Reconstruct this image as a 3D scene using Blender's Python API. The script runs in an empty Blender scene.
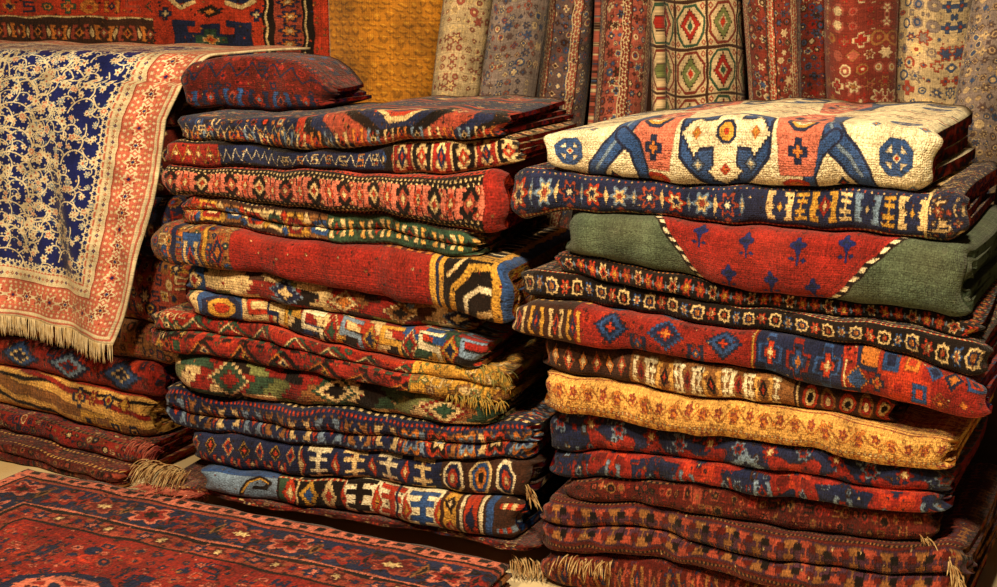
import bpy, math, random
import numpy as np

# ------------------------------------------------------------ camera frame
F = 1370.0; CX, CY = 498.5, 293.5; HZ = -20.0
TH = math.atan((CY-HZ)/F); CAM = np.array([0, 0, 1.37])
FW = np.array([0, math.cos(TH), -math.sin(TH)]); UP = np.array([0, math.sin(TH), math.cos(TH)]); RT = np.array([1., 0, 0])
def frame_(deg):
    global A, B
    p = math.radians(deg); A = np.array([math.cos(p), -math.sin(p), 0]); B = np.array([math.sin(p), math.cos(p), 0])
frame_(27)
CR = 2.69; CL = 2.804; CP = 2.86; CWALL = 3.85

def sz(px, py, c):
    d = RT*(px-CX)/F - UP*(py-CY)/F + FW
    t = (c-CAM@B)/(d@B)
    p = CAM+d*t
    return float(p@A), float(p[2])
def floorpt(px, py, z=0):
    d = RT*(px-CX)/F - UP*(py-CY)/F + FW
    return CAM+d*((z-CAM[2])/d[2])
def world(s, d, z):
    return A[None, :]*np.asarray(s)[:, None]+B[None, :]*np.asarray(d)[:, None]+np.array([0, 0, 1.])[None, :]*np.asarray(z)[:, None]
def curve(pts, c, wob=.005):
    q = sorted(sz(x, y, c) for x, y in pts)
    S = np.array([a for a, _ in q]); Z = np.array([b for _, b in q]); ph = (sum(y for _, y in pts)*.37) % 6.28
    def f(s):
        s = np.asarray(s, float); r = 0
        for k in (-.06, -.03, 0, .03, .06): r = r+np.interp(s+k, S, Z)
        return r/5+wob*np.sin(s*11+ph)+wob*.5*np.sin(s*27+2*ph)+wob*.25*np.sin(s*61+3*ph)
    return f

# ------------------------------------------------------------ colours / canvas
PAL = dict(N='1b2344', K='17100e', R='8c231b', r='b3371f', O='c87530', P='d0735c', C='d6b982', W='efe0b8', Y='c8963a', B='2c4c84',
           b='7088a2', G='2d4836', g='6c7443', M='561913', T='8c5c32', E='3a2218', q='9b4230', L='e2ab58', n='1c2566', m='681a17', e='566250', S='4b5a47', p='48283a')
def col(k): h = PAL[k]; return np.array([int(h[i:i+2], 16)/255 for i in (0, 2, 4)])
class Cv:
    def __init__(s, W, H, bg, ss=2):
        s.W, s.H, s.ss = int(W), int(H), ss
        s.Y, s.X = np.mgrid[0:s.H*ss, 0:s.W*ss]/ss+.5/ss
        s.a = np.zeros(s.X.shape+(3,)); s.a[:] = col(bg); s.clip = None
    def put(s, m, k):
        if s.clip is not None: m = m & s.clip
        s.a[m] = col(k)
    def reg(s, x0=None, x1=None, y0=-9, y1=9999):
        s.clip = None if x0 is None else (s.X >= x0)&(s.X < x1)&(s.Y >= y0)&(s.Y < y1)
    def band(s, x0, x1, y0, y1, k): s.put((s.X >= x0)&(s.X < x1)&(s.Y >= y0)&(s.Y < y1), k)
    def _sub(s, cx, cy, rx, ry):
        SS = s.ss
        x0 = max(0, int((cx-rx)*SS)-1); x1 = min(s.W*SS, int((cx+rx)*SS)+2); y0 = max(0, int((cy-ry)*SS)-1); y1 = min(s.H*SS, int((cy+ry)*SS)+2)
        return slice(y0, max(y0, y1)), slice(x0, max(x0, x1))
    def _putsub(s, sl, m, k):
        if s.clip is not None: m = m & s.clip[sl]
        v = s.a[sl]; v[m] = col(k)
    def rad(s, cx, cy, rx, ry, ks, f):
        sl = s._sub(cx, cy, rx*1.3, ry*1.3)
        dx = np.abs(s.X[sl]-cx)/rx; dy = np.abs(s.Y[sl]-cy)/ry
        v = f(dx, dy, s.X[sl]-cx, s.Y[sl]-cy)
        n = len(ks)
        for i, k in enumerate(ks):
            if k != '.': s._putsub(sl, v < 1-i/n, k)
    def dia(s, cx, cy, rx, ry, ks): s.rad(cx, cy, rx, ry, ks, lambda dx, dy, x, y: np.round(dx*6)/6+np.round(dy*6)/6)
    def box(s, cx, cy, rx, ry, ks): s.rad(cx, cy, rx, ry, ks, lambda dx, dy, x, y: np.maximum(dx, dy))
    def octa(s, cx, cy, rx, ry, ks): s.rad(cx, cy, rx, ry, ks, lambda dx, dy, x, y: np.maximum(np.maximum(dx, dy), (dx+dy)*.72))
    def hexa(s, cx, cy, rx, ry, ks): s.rad(cx, cy, rx, ry, ks, lambda dx, dy, x, y: np.maximum(dy, dx*.8+dy*.45))
    def ros(s, cx, cy, rx, ry, ks, n=6): s.rad(cx, cy, rx, ry, ks, lambda dx, dy, x, y: np.hypot(dx, dy)/(1+.28*np.cos(n*np.arctan2(y/ry, x/rx))))
    def ell(s, cx, cy, rx, ry, ks): s.rad(cx, cy, rx, ry, ks, lambda dx, dy, x, y: np.hypot(dx, dy))
    def star(s, cx, cy, rx, ry, ks): s.rad(cx, cy, rx, ry, ks, lambda dx, dy, x, y: np.minimum(np.maximum(dx, dy)*1.3, (dx+dy)*.95))
    def cross(s, cx, cy, rx, ry, ks): s.rad(cx, cy, rx, ry, ks, lambda dx, dy, x, y: np.maximum(np.maximum(dx, dy), np.minimum(dx, dy)*2.6))
    def hook(s, cx, cy, rx, ry, ks):
        s.rad(cx, cy, rx, ry, ks[:1], lambda dx, dy, x, y: np.where(((np.abs(dx-.75) < .2)&(dy < .95))|((np.abs(dy-.8) < .16)&(dx > .35)&(dx < .95))|((dy < .16)&(dx < .9)), .5, 2))
        s.dia(cx, cy, rx*.5, ry*.75, ks[1:])
    def ess(s, cx, cy, rx, ry, ks):
        s.rad(cx, cy, rx, ry, ks[:1], lambda dx, dy, x, y: np.where((dy > .7)&(dy < 1)&(dx < 1)|(dy < .16)&(dx < 1)|((dx > .65)&(dx < 1)&(dy < 1)&(x*y > 0)), .5, 2))
    def comb(s, cx, cy, rx, ry, ks):
        s.rad(cx, cy, rx, ry, ks[:1], lambda dx, dy, x, y: np.where((dx < .2)&(dy < 1)|(np.abs(dy-.85) < .14)&(dx < 1)|(np.abs(dy-.35) < .13)&(dx < .8), .5, 2))
    def zig(s, y, amp, per, th, k, x0=-1, x1=9999, ph=0):
        t = np.abs(((s.X+ph)/per) % 1-.5)*2
        s.put((np.abs(s.Y-(y+amp*(t*2-1))) < th/2)&(s.X >= x0)&(s.X < x1), k)
    def vine(s, y, amp, per, th, k, k2=None, x0=-1, x1=9999):
        s.put((np.abs(s.Y-(y+amp*np.sin(s.X/per*2*np.pi))) < th/2)&(s.X >= x0)&(s.X < x1), k)
        if k2:
            x = per/4; i = 0
            while x < s.W:
                if x0 <= x < x1: s.ros(x, y-amp*(-1)**i*.3, amp*.8, amp*.8, k2, 5)
                x += per/2; i += 1
    def guard(s, y, th, k1, k2, step=4, x0=-1, x1=9999):
        m = (s.Y >= y)&(s.Y < y+th)&(s.X >= x0)&(s.X < x1)
        s.put(m, k1); s.put(m&((s.X % step) < step/2), k2)
    def diag(s, x0, y0, x1, y1, th, k, k2=None, step=8):
        L = math.hypot(x1-x0, y1-y0); ux, uy = (x1-x0)/L, (y1-y0)/L
        t = (s.X-x0)*ux+(s.Y-y0)*uy; n = np.abs(-(s.X-x0)*uy+(s.Y-y0)*ux)
        m = (n < th/2)&(t >= 0)&(t <= L); s.put(m, k)
        if k2: s.put(m&((t % step) < step*.45), k2)
    def row(s, kind, x0, x1, step, cy, rx, ry, kss):
        f = getattr(s, kind); x = x0+step/2; i = 0
        while x < x1:
            f(x, cy, rx, ry, kss[i % len(kss)]); x += step; i += 1
    def busy(s, x0, x1, y0, y1, ks, step=9, seed=1, sz_=1.0, kinds=('dia', 'ros', 'star', 'cross', 'hook', 'box', 'ess', 'octa')):
        rg = random.Random(seed)
        y = y0+step/2; j = 0
        while y < y1+step/2:
            x = x0+(step/2 if j % 2 else 0)
            while x < x1:
                r = step*.5*rg.uniform(.55, 1.05)*sz_
                kk = rg.choice(ks)+rg.choice(ks)+rg.choice(ks)
                getattr(s, rg.choice(kinds))(x+rg.uniform(-1, 1), y+rg.uniform(-1, 1), r*1.15, r, kk)
                x += step*1.05
            y += step*.9; j += 1
    def steps(s, x0, x1, ks, cw=10, ch=5, seed=1):
        rg = np.random.RandomState(seed)
        gx = rg.rand(int(s.H/ch)+6, int(s.W/cw)+9)
        yy = (s.Y//ch).astype(int); sh = np.abs(yy % 6-3)*cw*.28
        xi = ((s.X+sh)//cw).astype(int); yi = yy//3+(xi % 2)
        v = gx[yi % gx.shape[0], xi % gx.shape[1]]
        for i, k in enumerate(ks): s.put((v >= i/len(ks))&(v < (i+1)/len(ks))&(s.X >= x0)&(s.X < x1), k)
    def fleck(s, n, ks, seed=1, r=1.3):
        rg = random.Random(seed)
        for _ in range(int(n)):
            x, y = rg.uniform(0, s.W), rg.uniform(0, s.H); k = rg.choice(ks); s.dia(x, y, r*rg.uniform(.7, 1.6), r, k)
    def scroll(s, pts, w, k):
        for x, y in pts:
            sl = s._sub(x, y, w, w)
            s._putsub(sl, np.hypot(s.X[sl]-x, s.Y[sl]-y) < w, k)
    def line(s, P, w, k):
        pts = []
        for (x0, y0), (x1, y1) in zip(P[:-1], P[1:]):
            n = max(2, int(math.hypot(x1-x0, y1-y0)))
            pts += [(x0+(x1-x0)*i/n, y0+(y1-y0)*i/n) for i in range(n+1)]
        s.scroll(pts, w, k)
    def image(s, name, wob=1.0, noise=.10, seed=0, outline=.5, jit=.42, worn=1.0):
        rg = np.random.RandomState(seed+len(name)); H, W = s.a.shape[:2]
        a0 = s.a.copy()
        if outline:
            e = np.zeros((H, W), bool)
            e[:, 1:] |= np.abs(np.diff(s.a, axis=1)).sum(2) > .25; e[1:] |= np.abs(np.diff(s.a, axis=0)).sum(2) > .25
            a0[e] = a0[e]*(1-outline)+col('K')*outline
        yy, xx = np.mgrid[0:H, 0:W].astype(float)
        dx = dy = 0
        for k in range(6):
            p = rg.rand(4)*6.28; fx, fy = rg.uniform(.01, .09, 2)
            dx = dx+np.sin(xx*fx+p[0])*np.sin(yy*fy*2+p[1]); dy = dy+np.sin(xx*fy+p[2])*np.cos(yy*fx*2+p[3])
        xi = np.clip(np.round(xx+dx*wob*1.2+rg.randn(H, W)*jit), 0, W-1).astype(int); yi = np.clip(np.round(yy+dy*wob+rg.randn(H, W)*jit), 0, H-1).astype(int)
        a = a0[yi, xi]
        kn = rg.randn((H+1)//2, (W+1)//2); kn = np.kron(kn, np.ones((2, 2)))[:H, :W]
        big = np.sin(xx*.021+rg.rand()*6)*np.sin(yy*.05+rg.rand()*6)
        lum = 1+noise*1.2*kn+.07*np.sin(xx*.05+rg.rand()*6)+.08*big+.05*rg.randn(1, W)+.05*rg.randn(H, 1)
        a = a*lum[..., None]
        wn = np.clip(.05+.09*big, 0, .2)[..., None]*worn; a = a*(1-wn)+np.array([.42, .28, .18])*wn
        a = np.clip(a, 0, 1)
        im = bpy.data.images.new(name, W, H); buf = np.ones((H, W, 4), np.float32); buf[..., :3] = a[::-1]
        im.pixels.foreach_set(buf.ravel()); im.update(); im.pack()
        return im

# ------------------------------------------------------------ materials
def nn(nt, t, **kw):
    n = nt.nodes.new(t)
    for k, v in kw.items(): setattr(n, k, v)
    return n
def rugmat(name, cv, wob=1.0, bump=.5, rough=.95, sheen=.12, noise=.10, ext='MIRROR', outline=.35, spec=.12, jit=.42, worn=1.0):
    im = cv.image(name+'_weave', wob, noise, seed=len(name), outline=outline, jit=jit, worn=worn)
    m = bpy.data.materials.new(name); m.use_nodes = True; nt = m.node_tree; bs = nt.nodes['Principled BSDF']
    uv = nn(nt, 'ShaderNodeUVMap'); tx = nn(nt, 'ShaderNodeTexImage', image=im, extension=ext)
    nt.links.new(uv.outputs[0], tx.inputs[0])
    tc = nn(nt, 'ShaderNodeTexCoord'); n1 = nn(nt, 'ShaderNodeTexNoise'); n1.inputs['Scale'].default_value = 22; n1.inputs['Detail'].default_value = 6
    nt.links.new(tc.outputs['Object'], n1.inputs['Vector'])
    rp = nn(nt, 'ShaderNodeMapRange'); rp.inputs[1].default_value = .25; rp.inputs[2].default_value = .75; rp.inputs[3].default_value = .66; rp.inputs[4].default_value = 1.22
    nt.links.new(n1.outputs[0], rp.inputs[0])
    mx = nn(nt, 'ShaderNodeMix', data_type='RGBA', blend_type='MULTIPLY'); mx.inputs[0].default_value = 1
    nt.links.new(tx.outputs[0], mx.inputs[6]); nt.links.new(rp.outputs[0], mx.inputs[7]); nt.links.new(mx.outputs[2], bs.inputs['Base Color'])
    mp = nn(nt, 'ShaderNodeMapping'); mp.inputs['Scale'].default_value = (cv.W/1.6, cv.H/1.6, 1); nt.links.new(uv.outputs[0], mp.inputs[0])
    vo = nn(nt, 'ShaderNodeTexVoronoi'); vo.inputs['Scale'].default_value = 1; vo.inputs['Randomness'].default_value = .5; nt.links.new(mp.outputs[0], vo.inputs['Vector'])
    n2 = nn(nt, 'ShaderNodeTexNoise'); n2.inputs['Scale'].default_value = 60; n2.inputs['Detail'].default_value = 6; nt.links.new(tc.outputs['Object'], n2.inputs['Vector'])
    m3 = nn(nt, 'ShaderNodeMath', operation='MULTIPLY'); m3.inputs[1].default_value = 3.0; nt.links.new(n2.outputs[0], m3.inputs[0])
    ma = nn(nt, 'ShaderNodeMath', operation='SUBTRACT'); nt.links.new(m3.outputs[0], ma.inputs[0]); nt.links.new(vo.outputs[0], ma.inputs[1])
    bp = nn(nt, 'ShaderNodeBump'); bp.inputs['Strength'].default_value = bump; bp.inputs['Distance'].default_value = .004
    nt.links.new(ma.outputs[0], bp.inputs['Height']); nt.links.new(bp.outputs[0], bs.inputs['Normal'])
    bs.inputs['Roughness'].default_value = rough; bs.inputs['Specular IOR Level'].default_value = spec
    bs.inputs['Sheen Weight'].default_value = sheen; bs.inputs['Sheen Roughness'].default_value = .5
    return m
def lin(k, f=1.0): return tuple(np.power(col(k)*f, 2.2))+(1,)
EDGE = {}
def edgemat(ks):
    if ks in EDGE: return EDGE[ks]
    m = bpy.data.materials.new('wool_edge_'+ks); m.use_nodes = True; nt = m.node_tree; bs = nt.nodes['Principled BSDF']
    tc = nn(nt, 'ShaderNodeTexCoord'); mp = nn(nt, 'ShaderNodeMapping'); mp.inputs['Scale'].default_value = (1, 1, 2); nt.links.new(tc.outputs['Object'], mp.inputs[0])
    n1 = nn(nt, 'ShaderNodeTexNoise'); n1.inputs['Scale'].default_value = 24; n1.inputs['Detail'].default_value = 3; nt.links.new(mp.outputs[0], n1.inputs['Vector'])
    cr = nn(nt, 'ShaderNodeValToRGB')
    e = cr.color_ramp.elements; e[0].position = .3; e[0].color = lin(ks[0], .85); e[1].position = .45; e[1].color = lin(ks[1], .75)
    for i, p in ((2, .55), (3, .7)):
        x = e.new(p); x.color = lin(ks[i % len(ks)], .8)
    nt.links.new(n1.outputs[0], cr.inputs[0]); nt.links.new(cr.outputs[0], bs.inputs['Base Color'])
    n2 = nn(nt, 'ShaderNodeTexNoise'); n2.inputs['Scale'].default_value = 120; nt.links.new(mp.outputs[0], n2.inputs['Vector'])
    bp = nn(nt, 'ShaderNodeBump'); bp.inputs['Strength'].default_value = .8; bp.inputs['Distance'].default_value = .006
    nt.links.new(n2.outputs[0], bp.inputs['Height']); nt.links.new(bp.outputs[0], bs.inputs['Normal']); bs.inputs['Roughness'].default_value = 1; bs.inputs['Specular IOR Level'].default_value = .05
    EDGE[ks] = m; return m
def plain(name, k1, k2, scale=30, rough=.95):
    m = bpy.data.materials.new(name); m.use_nodes = True; nt = m.node_tree; bs = nt.nodes['Principled BSDF']
    tc = nn(nt, 'ShaderNodeTexCoord'); n1 = nn(nt, 'ShaderNodeTexNoise'); n1.inputs['Scale'].default_value = scale; n1.inputs['Detail'].default_value = 6
    nt.links.new(tc.outputs['Object'], n1.inputs['Vector']); cr = nn(nt, 'ShaderNodeValToRGB')
    cr.color_ramp.elements[0].position = .35; cr.color_ramp.elements[1].position = .65
    cr.color_ramp.elements[0].color = lin(k1); cr.color_ramp.elements[1].color = lin(k2)
    nt.links.new(n1.outputs[0], cr.inputs[0]); nt.links.new(cr.outputs[0], bs.inputs['Base Color']); bs.inputs['Roughness'].default_value = rough
    return m

# ------------------------------------------------------------ mesh helpers
def mkobj(name, V, Fc, uvs=None, mats=(), mi=None, smooth=None, label=None, cat=None, parent=None, group=None):
    V = np.asarray(V); o0 = np.array([V[:, 0].mean(), V[:, 1].mean(), V[:, 2].min()])
    if parent is not None: o0 = np.array(parent.location)
    me = bpy.data.meshes.new(name); me.from_pydata((V-o0).tolist(), [], [tuple(f) for f in Fc])
    for m in mats: me.materials.append(m)
    if mi is not None: me.polygons.foreach_set('material_index', np.array(mi, np.int32))
    me.polygons.foreach_set('use_smooth', np.array(smooth if smooth is not None else [True]*len(Fc), bool))
    if uvs is not None:
        l = me.uv_layers.new(name='UVMap'); idx = np.empty(len(me.loops), np.int32); me.loops.foreach_get('vertex_index', idx)
        l.data.foreach_set('uv', np.asarray(uvs, np.float32)[idx].ravel())
    me.update()
    o = bpy.data.objects.new(name, me); bpy.context.scene.collection.objects.link(o)
    if parent is not None: o.parent = parent
    else: o.location = o0.tolist()
    if label: o['label'] = label
    if cat: o['category'] = cat
    if group: o['group'] = group
    return o

def path(zb, zt, d0, D, sp, offs, r):
    pts = []
    h = zt-zb; lobes = len(sp)
    for t in (1, .8, .6, .4, .2): pts.append((d0+r+(D-d0-r)*t, zb))
    n = 16; p = 2/2.6; z0 = zb
    for L in range(lobes):
        hh = h*sp[L]; m = z0+hh/2; z0 += hh; rr = min(r, hh*.6); dl = d0+offs[L]
        for i in range(n+1):
            if L and i == 0: continue
            th = -math.pi/2+math.pi*i/n
            if 0 < i < n:
                z = m+hh/2*math.copysign(abs(math.sin(th))**p, math.sin(th)); d = dl+rr*(1-abs(math.cos(th))**p)
            else:
                z = m+hh/2*(1 if i else -1); d = d0+rr*.9+.004 if (L < lobes-1 and i) else d0+r
            pts.append((d, z))
    for t in (.2, .4, .6, .8, 1): pts.append((d0+r+(D-d0-r)*t, zt))
    return np.array(pts)

def folded(name, label, c, s0, s1, ft, fb, cv, Hf, edge='MTNR', D=.52, off=0, lobes=1, nU=2, seed=1, wob=1.0, group=None, endr=.045, bump=.6, noiseamp=.009, thin=.2, fleck=True, tilt=None, sheen=.12):
    rg = random.Random(seed); NS = 90
    ph = [rg.uniform(0, 6.28) for _ in range(14)]
    if fleck: cv.fleck(int(cv.W*cv.H/150), 'KKTRCEM', seed, 1.1)
    u = np.linspace(0, 1, NS+1); u = u-.06*np.sin(2*np.pi*u)
    S = s0+(s1-s0)*u
    T = ft(S); Bt = fb(S); Bt = np.minimum(Bt, T-.014)
    e0 = S-s0; e1 = s1-S; eL = endr*rg.uniform(.7, 1.4); eR = endr*rg.uniform(.5, 1.0)
    q = np.maximum(np.clip(1-e0/eL, 0, 1), np.clip(1-e1/eR, 0, 1))
    endback = endr*.7*(1-np.sqrt(np.clip(1-q**2, 0, 1)))
    endthin = (T-Bt)*thin*q**2
    fr = noiseamp*(np.sin(S*8+ph[0])+.6*np.sin(S*19+ph[1])+.35*np.sin(S*41+ph[2])+.15*np.sin(S*83+ph[12]))
    if tilt is None: tilt = rg.uniform(-.03, .03)
    fr = fr+tilt*(S-(s0+s1)/2)
    hav = float(np.mean(T-Bt))
    a = rg.uniform(.42, .58); base_sp = {1: [1], 2: [a, 1-a], 3: [.36, .3, .34]}[lobes]
    base_of = [rg.uniform(0, .014) for _ in range(lobes)]; base_of[rg.randrange(lobes)] = 0
    V = []; FC = []; UV = []; MI = []; SM = []
    for k in range(nU):
        base = len(V); shift = 0 if k == 0 else rg.uniform(-.010, .002)
        for i in range(NS+1):
            zb, zt = Bt[i]+.0006+endthin[i]*.35, T[i]-.0006-endthin[i]*.65
            h = zt-zb; t = h/(2*nU); r = min(.46*h, .045)
            d0 = off+fr[i]+endback[i]; g = t*.06; mid = (zb+zt)/2; Dk = off+D-.01*k
            if lobes == 1 or k: sp = [1]; of = [0]
            else:
                w_ = .05*math.sin(S[i]*6+ph[4])+.03*math.sin(S[i]*17+ph[5]); sp = list(base_sp); sp[0] += w_; sp[-1] -= w_
                of = [o_+.005*math.sin(S[i]*13+ph[6+n_]) for n_, o_ in enumerate(base_of)]
            o1 = path(zb+k*t+(g if k else 0), zt-k*t-(g if k else 0), d0+k*t*1.15+(.012 if k and lobes > 1 else 0), Dk, sp, of, max(.002, r-k*t*.6))
            o2 = path(min(zb+(k+1)*t-g, mid-.0006), max(zt-(k+1)*t+g, mid+.0006), d0+(k+1)*t*1.08+(.01 if k and lobes > 1 else 0), Dk, sp, of, max(.0015, r-(k+1)*t*.7))
            seg = np.r_[0, np.cumsum(np.hypot(*np.diff(o1, axis=0).T))]
            a0, a1 = seg[5], seg[len(o1)-6]
            v = np.where(seg < a0, (seg-a0)/hav*Hf, np.where(seg > a1, Hf+(seg-a1)/hav*Hf, (seg-a0)/(a1-a0)*Hf))/cv.H
            ring = np.vstack([o1, o2[::-1]])
            n1 = len(o1); jj = np.r_[np.arange(n1), np.arange(n1)[::-1]]
            mid_w = np.sin(np.clip((jj-4)/(n1-9), 0, 1)*np.pi)
            dd = ring[:, 0]+mid_w*(.0026*np.sin(S[i]*37+jj*.35+ph[13])+.0017*np.sin(S[i]*71-jj*.6+ph[3]))
            ww = max(0, 1-e0[i]/.07)**1.5; wr = max(0, 1-e1[i]/.07)**1.5
            rag = .009*np.sin(jj*.31+ph[9]+k)+.005*np.sin(jj*.83+ph[10])
            ss = S[i]+(ww*(-shift)+wr*shift)+rag*(wr-ww)
            w = world(ss, c+dd, np.maximum(ring[:, 1], .001))
            V.extend(w.tolist())
            uu = (S[i]-s0)/(s1-s0)
            UV.extend([(uu, x) for x in v]); UV.extend([(uu, 1-x) for x in v[::-1]])
            M = len(ring)
        n1 = M//2
        for i in range(NS):
            b0 = base+i*M; b1 = b0+M
            for j in range(M):
                j2 = (j+1) % M
                FC.append((b0+j, b0+j2, b1+j2, b1+j)); MI.append(0); SM.append(True)
        for b0, rev in ((base, True), (base+NS*M, False)):
            for j in range(n1-1):
                f = (b0+j, b0+j+1, b0+M-2-j, b0+M-1-j)
                FC.append(f[::-1] if rev else f); MI.append(1); SM.append(False)
    FC = [f[::-1] for f in FC]
    return mkobj(name, V, FC, UV, [rugmat(name+'_wool_%d' % seed, cv, wob, bump, sheen=sheen), edgemat(edge)], MI, SM, label, 'rug', group=group)

def strands(name, parent, bases, outdir, L, mat, r=.0016, seed=1, droop=1.0, spread=.3, floor=None):
    rg = random.Random(seed); V = []; FC = []
    for p in bases:
        p = np.array(p, float); l = L*rg.uniform(.6, 1.15)
        dv = np.array(outdir, float)+np.array([rg.uniform(-spread, spread) for _ in range(3)]); dv /= np.linalg.norm(dv)
        cur = p.copy(); n = 6; b = len(V)
        curl = rg.uniform(-.25, .25)
        for i in range(n+1):
            rr = r*(1-.5*i/n)*(1.0 if i else .8)
            for k in range(4):
                an = k*math.pi/2
                V.append((cur+rr*(math.cos(an)*A+math.sin(an)*(np.array([0, 0, 1.])*.6+B*.5))).tolist())
            dv = dv+np.array([0, 0, -1.])*droop*.35+A*curl*.3; dv /= np.linalg.norm(dv)
            cur = cur+dv*l/n
            if floor is not None and cur[2] < floor: cur[2] = floor+rg.uniform(0, .003)
        for i in range(n):
            for k in range(4):
                FC.append((b+i*4+k, b+i*4+(k+1) % 4, b+i*4+4+(k+1) % 4, b+i*4+4+k))
        FC.append((b, b+3, b+2, b+1)); FC.append((b+n*4, b+n*4+1, b+n*4+2, b+n*4+3))
    return mkobj(name, V, FC, None, [mat], parent=parent)

creamthread = plain('cream_cotton_thread', 'C', 'W', 60); redthread = plain('red_wool_thread', 'm', 'P', 25); tanthread = plain('tan_wool_thread', 'T', 'C', 60); goldthread = plain('mustard_wool_thread', 'g', 'Y', 60)
def fr(par, px0, py0, px1, py1, c, n, L, mat, out, seed, r=.0022, floor=None, spread=.35, droop=1.):
    p0 = sz(px0, py0, c); p1 = sz(px1, py1, c); rg = random.Random(seed); bs = []
    for _ in range(n):
        t = rg.random(); bs.append(world([p0[0]+(p1[0]-p0[0])*t], [c+rg.uniform(-.01, .01)], [p0[1]+(p1[1]-p0[1])*t+rg.uniform(-.008, .008)])[0])
    strands('fringe', par, bs, out, L, mat, r, seed, droop, spread, floor)

# ============================================================ STACK A (middle pile)
frame_(22)
ZC = .07
LI = [[(165,118),(300,117),(430,109),(540,112)], [(165,140),(300,150),(430,142),(540,137)], [(165,163),(300,173),(400,175),(540,169)],
      [(165,196),(300,208),(400,218),(500,236),(540,240)], [(150,222),(300,240),(430,254),(520,262)], [(150,260),(300,281),(430,306),(520,330)],
      [(150,286),(300,309),(455,338),(520,347)], [(150,308),(210,318),(300,338),(435,366),(520,374)], [(165,353),(300,371),(400,390),(520,408)],
      [(165,390),(300,408),(440,422),(540,426)], [(165,428),(300,447),(480,462),(540,464)], [(165,462),(300,477),(460,494),(540,500)],
      [(165,503),(300,521),(470,547),(540,552)]]
LC = [curve(p, CL) for p in LI]+[lambda s: np.full(np.shape(s), ZC+.001)]
_f12 = LC[12]; LC[12] = lambda s: np.maximum(_f12(s), ZC+.018)
def X(px, py, c=None): return sz(px, py, CL if c is None else c)[0]

def d_L1():
    c = Cv(318, 96, 'N')
    c.busy(0, 318, 0, 96, 'NKNrOCKB', 8, 3, .8)
    c.octa(225, 66, 100, 42, 'rKNNKONNNNNN'); c.octa(225, 66, 70, 30, 'qqKNNNN'); c.row('ros', 160, 290, 18, 66, 6, 6, ['CrN', 'YBr', 'rCN']); c.octa(225, 66, 22, 14, 'CrNO')
    c.zig(66, 36, 12, 1.3, 'O', 120, 318); c.star(24, 56, 10, 9, 'COrK'); c.star(58, 66, 8, 8, 'YNr'); c.star(100, 60, 10, 9, 'rCNO')
    c.zig(82, 3, 9, 1.4, 'C', 0, 130); c.row('hook', 0, 318, 14, 88, 5.5, 5, ['CrK', 'OrN', 'bCK']); c.guard(93, 3, 'C', 'R', 4)
    return c
def d_L1b():
    c = Cv(345, 28, 'K')
    c.guard(1, 2, 'C', 'K', 5); c.row('dia', 0, 345, 11, 14, 4, 6, ['rC', 'YN', 'BC']); c.band(60, 225, 7, 21, 'N'); c.zig(14, 4, 9, 1.6, 'W', 60, 225)
    c.row('ess', 120, 220, 15, 14, 3, 4, ['C', 'O']); c.reg(0, 60); c.band(0, 60, 6, 24, 'R'); c.zig(14, 6, 11, 2, 'Y'); c.row('dia', 0, 60, 11, 14, 2.5, 2.5, ['C']); c.reg()
    c.reg(235, 345); c.band(235, 345, 5, 24, 'C'); c.row('hook', 235, 345, 19, 14, 9, 8, ['RNr', 'KrC']); c.reg(); c.guard(24, 2.5, 'r', 'K', 6)
    return c
def d_L2():
    c = Cv(340, 40, 'K'); c.band(0, 340, 0, 5, 'r'); c.guard(2, 2, 'K', 'r', 5); c.guard(7, 2, 'C', 'K', 4)
    c.row('hook', 0, 340, 30, 20, 12, 9, ['PqC', 'PCr']); c.row('cross', 15, 340, 30, 20, 6, 9, ['PrC']); c.row('dia', 0, 340, 5, 11, 1.2, 1.2, ['C']); c.row('dia', 0, 340, 5, 30, 1.2, 1.2, ['C'])
    c.row('dia', 7, 340, 30, 14, 3, 3, ['rC']); c.row('dia', 7, 340, 30, 26, 3, 3, ['rC'])
    c.guard(32, 2, 'C', 'K', 4); c.band(0, 340, 35, 40, 'r'); c.guard(36, 2, 'M', 'r', 7); c.band(326, 340, 0, 40, 'R')
    return c
def d_L3():
    c = Cv(290, 30, 'E'); c.band(0, 290, 0, 3, 'T'); c.guard(3, 2, 'C', 'N', 4); c.row('hexa', 0, 290, 22, 15, 11, 8, ['CGOC', 'YRCN', 'TBWr', 'CrNC']); c.zig(15, 8, 22, 1.3, 'K')
    c.row('dia', 11, 290, 22, 9, 4, 3, ['r', 'C']); c.row('dia', 11, 290, 22, 21, 4, 3, ['B', 'Y']); c.guard(25, 3, 'C', 'R', 5)
    c.reg(150, 290); c.band(150, 290, 6, 25, 'G'); c.row('hook', 150, 290, 18, 15, 8, 7, ['CrN', 'LKr']); c.reg(); c.band(0, 20, 0, 30, 'r'); c.busy(0, 22, 2, 30, 'rNYC', 7, 3)
    return c
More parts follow.
